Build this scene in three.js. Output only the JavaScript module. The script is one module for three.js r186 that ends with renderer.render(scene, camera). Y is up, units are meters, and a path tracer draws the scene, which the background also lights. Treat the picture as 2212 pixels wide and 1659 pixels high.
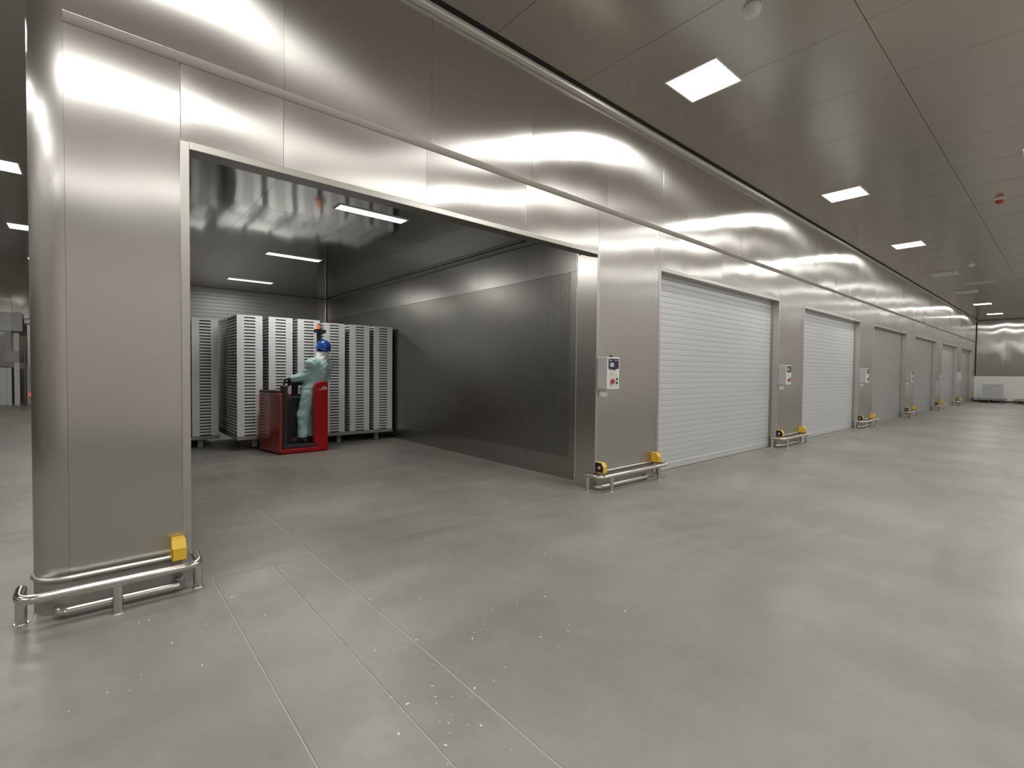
import * as THREE from 'three';
import { mergeGeometries } from 'three/addons/utils/BufferGeometryUtils.js';
import { MarchingCubes } from 'three/addons/objects/MarchingCubes.js';
import { RectAreaLightUniformsLib } from 'three/addons/lights/RectAreaLightUniformsLib.js';

// ---------------------------------------------------------------- camera, sky, light, exposure
const scene = new THREE.Scene();
scene.background = new THREE.Color(0, 0, 0);
const camera = new THREE.PerspectiveCamera(76.767, 2212 / 1659, 0.05, 200);
{
  const rad = (d) => d * Math.PI / 180, yaw = rad(40.779), pitch = rad(-1.522), roll = rad(0.628);
  const fw = new THREE.Vector3(Math.sin(yaw) * Math.cos(pitch), Math.sin(pitch), -Math.cos(yaw) * Math.cos(pitch));
  const r = new THREE.Vector3(Math.cos(yaw), 0, Math.sin(yaw)), u = r.clone().cross(fw);
  const r2 = r.clone().multiplyScalar(Math.cos(roll)).addScaledVector(u, Math.sin(roll));
  const u2 = u.clone().multiplyScalar(Math.cos(roll)).addScaledVector(r, -Math.sin(roll));
  camera.position.set(0, 1.44, 0);
  camera.quaternion.setFromRotationMatrix(new THREE.Matrix4().makeBasis(r2, u2, fw.clone().negate()));
}
const renderer = new THREE.WebGLRenderer({ antialias: true });
renderer.toneMapping = THREE.LinearToneMapping;
renderer.toneMappingExposure = 1.0;
renderer.shadowMap.enabled = true;
RectAreaLightUniformsLib.init();
const LAMP = 47, BAY_LAMP = 62, GLOW = 6;              // radiance of the hall lamps, of the lamps in the open bay, and what the eye sees of a diffuser
const LAMP_COLOR = new THREE.Color(1.0, 0.978, 0.93);

// ---------------------------------------------------------------- dimensions (metres)
const WZ = -3.79;                 // front face of the bay block
const CEIL = 4.65, LEDGE = 3.39, OPEN_H = 2.9, OPEN_W = 4.185, PITCH = 5.5, X0 = 0.436;
const XEND = 38.7, XLEFT = -6, ZBACK = 5, ZCORR = -27;
const BAYS = 7;
const CH = { x0: 0.28, x1: 4.81, z1: -13.35, h: 3.33 };

// ---------------------------------------------------------------- small helpers
let seed = 12345;
const rnd = () => { seed = (seed * 1664525 + 1013904223) >>> 0; return seed / 4294967296; };
const used = {};
function numbered(n) { const k = used[n] = (used[n] ?? -1) + 1; return k ? `${n}_${String(k).padStart(3, '0')}` : n; }
function tag(o, label, category, group) { o.userData = { label, category }; if (group) o.userData.group = group; return o; }
function thing(name, label, category, pos = [0, 0, 0], turn = 0, group) {
  const o = new THREE.Group(); o.name = numbered(name); o.position.set(...pos); o.rotation.y = turn; scene.add(o);
  return tag(o, label, category, group);
}
function struct(name) { const o = new THREE.Group(); o.name = numbered(name); o.userData = { kind: 'structure' }; scene.add(o); return o; }
function mesh(name, geo, mat, parent, pos) {
  const m = new THREE.Mesh(Array.isArray(geo) ? mergeGeometries(geo.map(plain)) : geo, mat);
  m.castShadow = m.receiveShadow = true;
  m.name = parent === scene ? numbered(name) : name;
  if (pos) m.position.set(...pos);
  parent.add(m); return m;
}
function plain(g) { const q = g.index ? g.toNonIndexed() : g; for (const k of Object.keys(q.attributes)) if (!['position', 'normal', 'uv'].includes(k)) q.deleteAttribute(k); return q; }
const T = (g, x = 0, y = 0, z = 0) => g.translate(x, y, z);
// box with chamfered edges and uv in metres (u runs horizontally)
function cbox(w, h, d, c = 0) {
  const X = w / 2, Y = h / 2, Z = d / 2, pos = [], nor = [], uv = [];
  const tri = (a, b, cc, n) => { for (const p of [a, b, cc]) { pos.push(...p); nor.push(...n); uv.push(Math.abs(n[0]) > 0.8 ? p[2] : p[0], Math.abs(n[1]) > 0.8 ? p[2] : p[1]); } };
  const quad = (a, b, cc, dd) => {
    const ab = new THREE.Vector3(b[0] - a[0], b[1] - a[1], b[2] - a[2]), ac = new THREE.Vector3(cc[0] - a[0], cc[1] - a[1], cc[2] - a[2]);
    let n = ab.cross(ac).normalize(); const m = [(a[0] + cc[0]), (a[1] + cc[1]), (a[2] + cc[2])];
    if (n.x * m[0] + n.y * m[1] + n.z * m[2] < 0) { n.negate(); [b, dd] = [dd, b]; }
    tri(a, b, cc, n.toArray()); tri(a, cc, dd, n.toArray());
  };
  const x = X - c, y = Y - c, z = Z - c;
  for (const s of [-1, 1]) {
    quad([s * X, -y, -z], [s * X, y, -z], [s * X, y, z], [s * X, -y, z]);
    quad([-x, s * Y, -z], [x, s * Y, -z], [x, s * Y, z], [-x, s * Y, z]);
    quad([-x, -y, s * Z], [x, -y, s * Z], [x, y, s * Z], [-x, y, s * Z]);
  }
  if (c > 0) for (const a of [-1, 1]) for (const b of [-1, 1]) {
    quad([a * X, b * y, -z], [a * X, b * y, z], [a * x, b * Y, z], [a * x, b * Y, -z]);
    quad([a * X, -y, b * z], [a * X, y, b * z], [a * x, y, b * Z], [a * x, -y, b * Z]);
    quad([-x, a * Y, b * z], [x, a * Y, b * z], [x, a * y, b * Z], [-x, a * y, b * Z]);
    for (const e of [-1, 1]) {
      const p = [a * X, b * y, e * z], q = [a * x, b * Y, e * z], r = [a * x, b * y, e * Z], n = new THREE.Vector3(a, b, e).normalize().toArray();
      if (a * b * e > 0) tri(p, q, r, n); else tri(p, r, q, n);
    }
  }
  const g = new THREE.BufferGeometry();
  g.setAttribute('position', new THREE.Float32BufferAttribute(pos, 3)); g.setAttribute('normal', new THREE.Float32BufferAttribute(nor, 3)); g.setAttribute('uv', new THREE.Float32BufferAttribute(uv, 2));
  return g;
}
const span = (x0, x1, y0, y1, z0, z1, c = 0) => T(cbox(x1 - x0, y1 - y0, z1 - z0, c), (x0 + x1) / 2, (y0 + y1) / 2, (z0 + z1) / 2);
// sheet-metal panel, front face towards +z, slightly pillowed, rounded rim
function sheet(w, h, t = 0.02, bulge = 0.003, nx = 6, ny = 4, u0 = 0, v0 = 0, tilt = 0, wave = 0.005) {
  nx = Math.max(nx, Math.ceil(w / 0.14)); ny = Math.max(ny, Math.ceil(h / 0.14));
  const pos = [], nor = [], uv = [], idx = [];
  for (let j = 0; j <= ny; j++) for (let i = 0; i <= nx; i++) {
    const a = i / nx * 2 - 1, b = j / ny * 2 - 1, f = (1 - a * a) * (1 - b * b);
    pos.push(a * w / 2, b * h / 2, t * 0.5 + bulge * f);
    const U = u0 * 3.7 + a * w / 2, V = v0 * 2.9 + b * h / 2;
    const wx = Math.sin(6.1 * U + 2.3 * Math.sin(2.7 * V + u0)) * 0.7 + Math.sin(3.3 * U - 4.1 * V + 2) * 0.5, wy = Math.sin(5.3 * V + 1.9 * Math.sin(3.1 * U)) * 0.6 + Math.sin(7.7 * U + 2.6 * V + v0) * 0.55;
    const n = new THREE.Vector3(bulge * 2 * a * (1 - b * b) / (w / 2) + wave * wx, bulge * 2 * b * (1 - a * a) / (h / 2) + tilt + wave * wy, 1).normalize();
    nor.push(n.x, n.y, n.z); uv.push(u0 + a * w / 2, v0 + b * h / 2);
  }
  for (let j = 0; j < ny; j++) for (let i = 0; i < nx; i++) { const k = j * (nx + 1) + i; idx.push(k, k + 1, k + nx + 2, k, k + nx + 2, k + nx + 1); }
  const g = new THREE.BufferGeometry();
  g.setAttribute('position', new THREE.Float32BufferAttribute(pos, 3)); g.setAttribute('normal', new THREE.Float32BufferAttribute(nor, 3)); g.setAttribute('uv', new THREE.Float32BufferAttribute(uv, 2)); g.setIndex(idx);
  return mergeGeometries([plain(g), plain(T(cbox(w, h, t - 0.001, 0.0015), 0, 0, -0.0005))]);
}
// profile in (z, y) swept along x, smooth = rounded shading
function sweepX(pts, x0, x1, closed = false) {
  const pos = [], uv = [], idx = []; let s = 0;
  const P = closed ? [...pts, pts[0]] : pts;
  P.forEach((p, i) => { if (i) s += Math.hypot(p[0] - P[i - 1][0], p[1] - P[i - 1][1]); for (const x of [x0, x1]) { pos.push(x, p[1], p[0]); uv.push(x, s); } });
  for (let i = 0; i < P.length - 1; i++) { const k = i * 2; idx.push(k, k + 2, k + 1, k + 1, k + 2, k + 3); }
  const g = new THREE.BufferGeometry();
  g.setAttribute('position', new THREE.Float32BufferAttribute(pos, 3)); g.setAttribute('uv', new THREE.Float32BufferAttribute(uv, 2)); g.setIndex(idx); g.computeVertexNormals();
  return g;
}
const cyl = (r0, r1, h, n = 20) => new THREE.CylinderGeometry(r0, r1, h, n);
function tube(pts, r, seg = 40, rs = 14) { return new THREE.TubeGeometry(pts instanceof THREE.Curve ? pts : new THREE.CatmullRomCurve3(pts.map((p) => new THREE.Vector3(...p)), false, 'catmullrom', 0.1), seg, r, rs, false); }
function extrude(shape, depth, bevel = 0, seg = 2, curve = 10) { return new THREE.ExtrudeGeometry(shape, { depth, bevelEnabled: bevel > 0, bevelSize: bevel, bevelThickness: bevel, bevelOffset: -bevel, bevelSegments: seg, curveSegments: curve }); }
function rrect(x, y, w, h, r) { const s = new THREE.Shape(); s.moveTo(x + r, y); s.lineTo(x + w - r, y); s.quadraticCurveTo(x + w, y, x + w, y + r); s.lineTo(x + w, y + h - r); s.quadraticCurveTo(x + w, y + h, x + w - r, y + h); s.lineTo(x + r, y + h); s.quadraticCurveTo(x, y + h, x, y + h - r); s.lineTo(x, y + r); s.quadraticCurveTo(x, y, x + r, y); return s; }
function poly(pts) { const s = new THREE.Shape(); pts.forEach((p, i) => i ? s.lineTo(...p) : s.moveTo(...p)); s.closePath(); return s; }

// ---------------------------------------------------------------- noise and textures
const hash = (x, y, s) => { let h = (x * 374761393 + y * 668265263 + s * 1442695041) | 0; h = Math.imul(h ^ (h >>> 13), 1274126177); return ((h ^ (h >>> 16)) >>> 0) / 4294967296; };
function vnoise(x, y, px, py, s) {                     // periodic value noise
  const xi = Math.floor(x), yi = Math.floor(y), fx = x - xi, fy = y - yi, m = (a, n) => ((a % n) + n) % n;
  const u = fx * fx * (3 - 2 * fx), v = fy * fy * (3 - 2 * fy), H = (a, b) => hash(m(a, px), m(b, py), s);
  return (H(xi, yi) * (1 - u) + H(xi + 1, yi) * u) * (1 - v) + (H(xi, yi + 1) * (1 - u) + H(xi + 1, yi + 1) * u) * v;
}
function texture(n, f, metres, srgb = false, n2 = n) {
  const d = new Uint8Array(n * n2 * 4);
  for (let j = 0; j < n2; j++) for (let i = 0; i < n; i++) {
    const c = f(i / n, j / n2), k = (j * n + i) * 4, a = Array.isArray(c) ? c : [c, c, c];
    for (let q = 0; q < 3; q++) d[k + q] = Math.max(0, Math.min(255, Math.round(a[q] * 255))); d[k + 3] = 255;
  }
  const t = new THREE.DataTexture(d, n, n2); t.wrapS = t.wrapT = THREE.RepeatWrapping; t.magFilter = THREE.LinearFilter; t.minFilter = THREE.LinearFilter;
  const m = Array.isArray(metres) ? metres : [metres, metres]; t.repeat.set(1 / m[0], 1 / m[1]);
  if (srgb) t.colorSpace = THREE.SRGBColorSpace; t.needsUpdate = true; return t;
}
const steelRough = texture(128, (u, v) => [1, 0.88 + 0.12 * vnoise(u * 4, v * 3, 4, 3, 6) + 0.04 * vnoise(u * 13, v * 9, 13, 9, 7), 1], 3.1);
const concrete = texture(1024, (u, v) => {
  let n = 0.45 * vnoise(u * 5, v * 4, 5, 4, 11) + 0.27 * vnoise(u * 14, v * 11, 14, 11, 12) + 0.16 * vnoise(u * 41, v * 33, 41, 33, 13) + 0.12 * vnoise(u * 160, v * 160, 160, 160, 14);
  const st = vnoise(u * 6 + 1.5 * vnoise(u * 4, v * 4, 4, 4, 17), v * 40 + 5 * vnoise(u * 3, v * 3, 3, 3, 18), 6, 40, 15);
  n += 0.35 * (st - 0.5) * vnoise(u * 7, v * 7, 7, 7, 16);
  const w = vnoise(u * 3, v * 3, 3, 3, 19), b = 0.535 + 0.15 * (n - 0.5);
  return [b * (1.0 + 0.02 * w), b * (0.985 + 0.012 * w), b * (0.955 - 0.02 * w)];
}, 5.3, true);
const concreteRough = texture(512, (u, v) => { const n = 0.5 * vnoise(u * 6, v * 6, 6, 6, 21) + 0.3 * vnoise(u * 23, v * 23, 23, 23, 22) + 0.2 * vnoise(u * 90, v * 90, 90, 90, 23); return [1, 0.72 + 0.4 * (n - 0.3), 1]; }, 3.7);
const concreteBump = texture(512, (u, v) => 0.4 * vnoise(u * 5, v * 5, 5, 5, 31) + 0.3 * vnoise(u * 21, v * 21, 21, 21, 32) + 0.3 * vnoise(u * 120, v * 120, 120, 120, 33), 3.1);
const hole = (u, v) => (Math.abs(((u * 2) % 1) - 0.5) / 0.34) ** 4 + (Math.abs(v - 0.5) / 0.2) ** 4 < 1;
const perf = texture(64, (u, v) => hole(u, v) ? [0.012, 0.012, 0.012] : [0.37, 0.355, 0.335], [0.072, 0.0258]);
const perfMetal = texture(64, (u, v) => hole(u, v) ? [1, 1, 0] : [1, 0.55, 1], [0.072, 0.0258]);

// ---------------------------------------------------------------- materials
const std = (o) => new THREE.MeshPhysicalMaterial(o);
const lin = (r, g, b) => new THREE.Color().setRGB(r, g, b);
const M = {
  steel: std({ color: lin(0.565, 0.552, 0.533), metalness: 1, roughness: 0.30, roughnessMap: steelRough, anisotropy: 1 }),
  endSteel: std({ color: lin(0.52, 0.505, 0.485), metalness: 1, roughness: 0.15, roughnessMap: steelRough, anisotropy: 1 }),
  aisleSteel: std({ color: lin(0.34, 0.33, 0.31), metalness: 1, roughness: 0.2, roughnessMap: steelRough, anisotropy: 1 }),
  steelTrim: std({ color: lin(0.58, 0.56, 0.53), metalness: 1, roughness: 0.34, anisotropy: 0.5 }),
  pipe: std({ color: lin(0.62, 0.60, 0.57), metalness: 1, roughness: 0.22 }),
  ceilSteel: std({ color: lin(0.60, 0.56, 0.51), metalness: 1, roughness: 0.25, roughnessMap: steelRough }),
  baySteel: std({ color: lin(0.60, 0.585, 0.56), metalness: 1, roughness: 0.10, roughnessMap: steelRough }),
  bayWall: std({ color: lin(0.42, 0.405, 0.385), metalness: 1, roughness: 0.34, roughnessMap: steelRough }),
  perf: std({ color: 0xffffff, map: perf, metalness: 1, metalnessMap: perfMetal, roughness: 0.62, roughnessMap: perfMetal }),
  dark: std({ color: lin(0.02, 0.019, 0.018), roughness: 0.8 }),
  concrete: std({ color: 0xffffff, map: concrete, roughness: 0.50, roughnessMap: concreteRough, bumpMap: concreteBump, bumpScale: 0.0006, specularIntensity: 1 }),
  sealant: std({ color: lin(0.42, 0.41, 0.385), roughness: 0.8 }),
  curb: std({ color: lin(0.27, 0.265, 0.25), roughness: 0.6, bumpMap: concreteBump, bumpScale: 0.001 }),
  shutter: std({ color: lin(0.61, 0.635, 0.65), metalness: 0.25, roughness: 0.42 }),
  shutterGrey: std({ color: lin(0.42, 0.42, 0.42), metalness: 0.3, roughness: 0.4 }),
  wallPaint: std({ color: lin(0.80, 0.77, 0.74), roughness: 0.5 }),
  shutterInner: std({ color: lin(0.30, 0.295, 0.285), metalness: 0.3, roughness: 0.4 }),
  rail: std({ color: lin(0.4, 0.39, 0.38), metalness: 1, roughness: 0.4 }),
  white: std({ color: lin(0.82, 0.83, 0.81), roughness: 0.5 }),
  boxGrey: std({ color: lin(0.52, 0.52, 0.51), roughness: 0.45 }),
  boxFace: std({ color: lin(0.66, 0.67, 0.66), roughness: 0.4 }),
  navy: std({ color: lin(0.018, 0.024, 0.06), roughness: 0.35 }),
  red: std({ color: lin(0.40, 0.006, 0.008), roughness: 0.38, specularIntensity: 0.5 }),
  redGloss: std({ color: lin(0.26, 0.005, 0.008), roughness: 0.4, clearcoat: 0.9, clearcoatRoughness: 0.05 }),
  redButton: std({ color: lin(0.50, 0.045, 0.012), roughness: 0.35 }),
  yellow: std({ color: lin(0.78, 0.50, 0.03), roughness: 0.4 }),
  black: std({ color: lin(0.018, 0.018, 0.019), roughness: 0.5 }),
  rubber: std({ color: lin(0.03, 0.03, 0.03), roughness: 0.85 }),
  tray: std({ color: lin(0.72, 0.74, 0.74), roughness: 0.42 }),
  pallet: std({ color: lin(0.30, 0.29, 0.27), roughness: 0.6 }),
  amber: std({ color: lin(0.8, 0.16, 0.03), roughness: 0.25 }),
  teal: std({ color: lin(0.37, 0.56, 0.55), roughness: 0.92, sheen: 0.2 }),
  hood: std({ color: lin(0.74, 0.73, 0.70), roughness: 0.9 }),
  skin: std({ color: lin(0.50, 0.29, 0.20), roughness: 0.55 }),
  hair: std({ color: lin(0.012, 0.011, 0.011), roughness: 0.7 }),
  helmet: std({ color: lin(0.01, 0.062, 0.30), roughness: 0.22 }),
  plate: std({ color: lin(0.55, 0.55, 0.53), roughness: 0.4 }),
  diffuser: std({ color: lin(0.8, 0.8, 0.8), roughness: 0.6, emissive: LAMP_COLOR, emissiveIntensity: GLOW }),
  diffuserOff: std({ color: lin(0.85, 0.84, 0.82), roughness: 0.5 }),
  redGlow: std({ color: lin(0.8, 0.05, 0.03), roughness: 0.4, emissive: lin(1, 0.05, 0.03), emissiveIntensity: 1.2 }),
  glowScreen: std({ color: lin(0.5, 0.5, 0.55), roughness: 0.3 }),
  fleck: std({ color: lin(0.8, 0.8, 0.76), roughness: 0.8 }),
};

// ================================================================ SETTING
const xL = (k) => X0 + PITCH * k, xR = (k) => X0 + PITCH * k + OPEN_W;   // edges of opening k

// ---- floor: slabs with sealed joints
{
  const fl = struct('floor');
  mesh('joint_sealant', [span(XLEFT, XEND + 0.3, -0.25, -0.003, WZ - 0.4, ZBACK), span(XLEFT, 0.0, -0.25, -0.003, ZCORR, WZ - 0.4), span(0.0, 5.5, -0.25, -0.003, CH.z1 - 0.3, WZ - 0.4)], M.sealant, fl);
  const slab = (x0, x1, z0, z1, g = 0.004) => {
    const q = span(x0 + g, x1 - g, -0.06, 0, z0 + g, z1 - g, 0.002), p = q.attributes.position, uv = q.attributes.uv;
    for (let i = 0; i < p.count; i++) uv.setXY(i, p.getX(i), p.getZ(i));
    mesh('slab', q, M.concrete, fl);
  };
  const zt = -3.80;
  slab(XLEFT, 0.60, zt, ZBACK); slab(0.60, 0.98, zt, ZBACK, 0.003); slab(0.98, 1.277, zt, ZBACK); slab(1.277, XEND, zt, ZBACK);
  slab(XLEFT, -0.27, ZCORR, zt); slab(-0.27, 0.436, -4.2, zt);
  slab(0.28, 1.28, CH.z1, zt); slab(1.28, 4.9, CH.z1, zt);
  slab(4.9, XEND, -4.2, zt);
  // pale flecks and chips lying on the floor
  const fg = [], put = (cx, cz, sx, sz, n) => { for (let i = 0; i < n; i++) { const s = 0.0025 + 0.006 * rnd() * rnd(), b = cbox(s * 2.2, 0.0015, s, 0); b.rotateY(rnd() * 3); fg.push(T(b, cx + (rnd() - 0.5) * sx, 0.0009, cz + (rnd() - 0.5) * sz)); } };
  put(0.9, -1.6, 0.7, 0.5, 26); put(1.7, -2.9, 1.0, 0.5, 16); put(1.6, -2.0, 0.9, 0.7, 14); put(0.3, -3.0, 0.9, 0.9, 12); put(2.6, -4.6, 2.6, 1.5, 14); put(1.8, -2.6, 3, 2, 20);
  const f = mesh('floor_flecks', fg, M.fleck, scene); f.userData = { kind: 'stuff', label: 'tiny pale chips scattered over the grey floor before the open bay', category: 'debris' };
}

// ---- ceiling: jointed steel panels under a slab
{
  const ce = struct('ceiling');
  mesh('ceiling_slab', [span(XLEFT - 0.2, XEND + 0.3, CEIL + 0.052, CEIL + 0.25, WZ - 0.5, ZBACK + 0.3), span(XLEFT - 0.2, 0.2, CEIL + 0.052, CEIL + 0.25, ZCORR - 0.3, WZ - 0.5)], M.dark, ce);
  const lengths = [[WZ, -1.32], [-1.32, 1.2], [1.2, 3.7], [3.7, ZBACK]];
  const geos = {};
  const cp = (x0, x1, z0, z1) => {
    const key = [(x1 - x0).toFixed(2), (z1 - z0).toFixed(2)].join(), g = geos[key] ??= sheet(x1 - x0 - 0.006, z1 - z0 - 0.006, 0.05, 0.0025, 4, 6).rotateX(Math.PI / 2);
    mesh('panel', g, M.ceilSteel, ce, [(x0 + x1) / 2, CEIL + 0.025, (z0 + z1) / 2]);
  };
  for (let x = 4.13 - 1.2 * 9; x < XEND; x += 1.2) for (const [a, b] of lengths) cp(Math.max(x, XLEFT), Math.min(x + 1.2, XEND), a, b);
  for (let z = WZ; z > ZCORR; z -= 1.2) for (const [a, b] of [[XLEFT, -2.4], [-2.4, -0.0]]) cp(a, b, Math.max(z - 1.2, ZCORR), z);
}

// ---- the front of the bay block
const wf = struct('wall_front');
{
  const cores = [span(-0.118, XEND, OPEN_H + 0.002, CEIL + 0.05, WZ - 0.14, WZ - 0.022), span(-0.118, X0 - 0.002, 0, OPEN_H, WZ - 0.33, WZ - 0.022)];
  for (let k = 0; k < BAYS; k++) cores.push(span(xR(k) + 0.002, Math.min(xL(k + 1) - 0.002, XEND), 0, OPEN_H, WZ - 0.33, WZ - 0.022));
  mesh('wall_core', cores, M.bayWall, wf);
  const panel = (x0, x1, y0, y1, b = 0.0025, tilt = 0) => {
    const w = x1 - x0 - 0.0026, h = y1 - y0 - 0.0026;
    mesh('panel', sheet(w, h, 0.022, b, 8, 5, rnd() * 2, rnd() * 2, tilt), M.steel, wf, [(x0 + x1) / 2, (y0 + y1) / 2, WZ - 0.011]);
  };
  // upper band
  const seams = [-0.118, 1.065, 2.295, 3.515, 4.773, 6.003]; while (seams[seams.length - 1] + 1.235 < XEND) seams.push(seams[seams.length - 1] + 1.235); seams.push(XEND);
  for (let i = 0; i < seams.length - 1; i++) panel(seams[i], seams[i + 1], LEDGE + 0.05, CEIL, 0.004 + 0.003 * rnd(), (rnd() - 0.5) * 0.012);
  // lower band: piers, and headers above the openings
  panel(-0.118, X0 - 0.002, 0.215, LEDGE, 0.003);
  for (let k = 0; k < BAYS; k++) {
    const a = xL(k), b = xR(k), c = k === BAYS - 1 ? XEND : xL(k + 1);
    const cuts = [a, a + 0.62, a + 1.81, a + 3.0, b];
    for (let i = 0; i < 4; i++) panel(cuts[i], cuts[i + 1], OPEN_H, LEDGE, 0.0015 + 0.002 * rnd(), (rnd() - 0.5) * 0.02);
    if (k === BAYS - 1) panel(b, c, 0.215, LEDGE); else { panel(b + 0.002, c - 0.125, 0.215, LEDGE, 0.003); panel(c - 0.125, c - 0.002, 0.215, LEDGE, 0.0006); }
  }
  // rolled foot of each pier over a grey curb
  const foot = [], curb = [];
  const pier = (x0, x1) => { foot.push(sweepX([[WZ - 0.02, 0.225], [WZ + 0.006, 0.222], [WZ + 0.014, 0.212], [WZ + 0.014, 0.2], [WZ + 0.004, 0.192], [WZ - 0.03, 0.19]], x0, x1)); curb.push(span(x0 + 0.01, x1 - 0.01, 0, 0.19, WZ - 0.3, WZ - 0.012, 0.004)); };
  pier(-0.118, X0); for (let k = 0; k < BAYS; k++) pier(xR(k), k === BAYS - 1 ? XEND : xL(k + 1));
  foot.forEach((g) => mesh('rolled_foot', g, M.steelTrim, wf)); curb.forEach((g) => mesh('curb', g, M.curb, wf));
  // folded trim round each opening
  for (let k = 0; k < BAYS; k++) {
    const a = xL(k), b = xR(k), w = 0.045;
    mesh('opening_trim', [span(a - w * 0.1, a + w, 0.2, OPEN_H, WZ - 0.12, WZ + 0.006, 0.003)], M.steelTrim, wf);
    mesh('opening_trim', [span(a + w, b - 0.012, OPEN_H - w, OPEN_H + 0.004, WZ - 0.14, WZ + 0.006, 0.003)], M.steelTrim, wf);
    mesh('opening_trim', [span(b - 0.012, b + 0.03, 0.2, OPEN_H, WZ - 0.14, WZ + 0.005, 0.003)], M.steelTrim, wf);
  }
  // ledge strip between the two bands and the rounded cove under the ceiling
  mesh('ledge_trim', sweepX([[WZ - 0.01, LEDGE + 0.057], [WZ + 0.022, LEDGE + 0.056], [WZ + 0.023, LEDGE + 0.053], [WZ + 0.004, LEDGE + 0.003], [WZ - 0.01, LEDGE]], -0.118, XEND), M.steelTrim, wf);
  const cv = []; for (let i = 0; i <= 10; i++) { const t = i / 10 * Math.PI / 2; cv.push([WZ + 0.012 + 0.055 * Math.sin(t), CEIL - 0.085 + 0.065 * (1 - Math.cos(t))]); } cv.unshift([WZ, CEIL - 0.092]); cv.push([WZ + 0.075, CEIL - 0.012], [WZ + 0.01, CEIL - 0.004]);
  mesh('cove_trim', sweepX(cv, -0.118, XEND), M.steelTrim, wf);
  mesh('shadow_strip', span(-0.118, XEND, CEIL - 0.014, CEIL + 0.004, WZ + 0.0, WZ + 0.10), M.dark, wf);  // dark strip standing in for the soft shadow above the cove
  // rounded outer corner
  const r = 0.16, pos = [], uv = [], idx = [], N = 20;
  for (let i = 0; i <= N; i++) { const t = i / N * Math.PI / 2; for (const y of [0.2, CEIL]) { pos.push(-0.118 - r * Math.sin(t), y, WZ - r + r * Math.cos(t)); uv.push(-i / N * r * 1.57, y); } }
  for (let i = 0; i < N; i++) { const k = i * 2; idx.push(k, k + 1, k + 2, k + 1, k + 3, k + 2); }
  const g = new THREE.BufferGeometry(); g.setAttribute('position', new THREE.Float32BufferAttribute(pos, 3)); g.setAttribute('uv', new THREE.Float32BufferAttribute(uv, 2)); g.setIndex(idx); g.computeVertexNormals();
  mesh('corner_column', g, M.steel, wf);
  mesh('corner_foot', new THREE.TorusGeometry(r, 0.015, 10, 24, Math.PI / 2).rotateZ(Math.PI / 2).rotateX(Math.PI / 2).rotateY(0).translate(-0.118, 0.207, WZ - r), M.steelTrim, wf);
  mesh('corner_curb', T(cyl(0.155, 0.155, 0.2, 32), -0.118, 0.1, WZ - r), M.curb, wf);
  mesh('side_face', span(-0.278, -0.1, 0, CEIL + 0.05, ZCORR, WZ - r), M.bayWall, wf);
}

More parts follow.
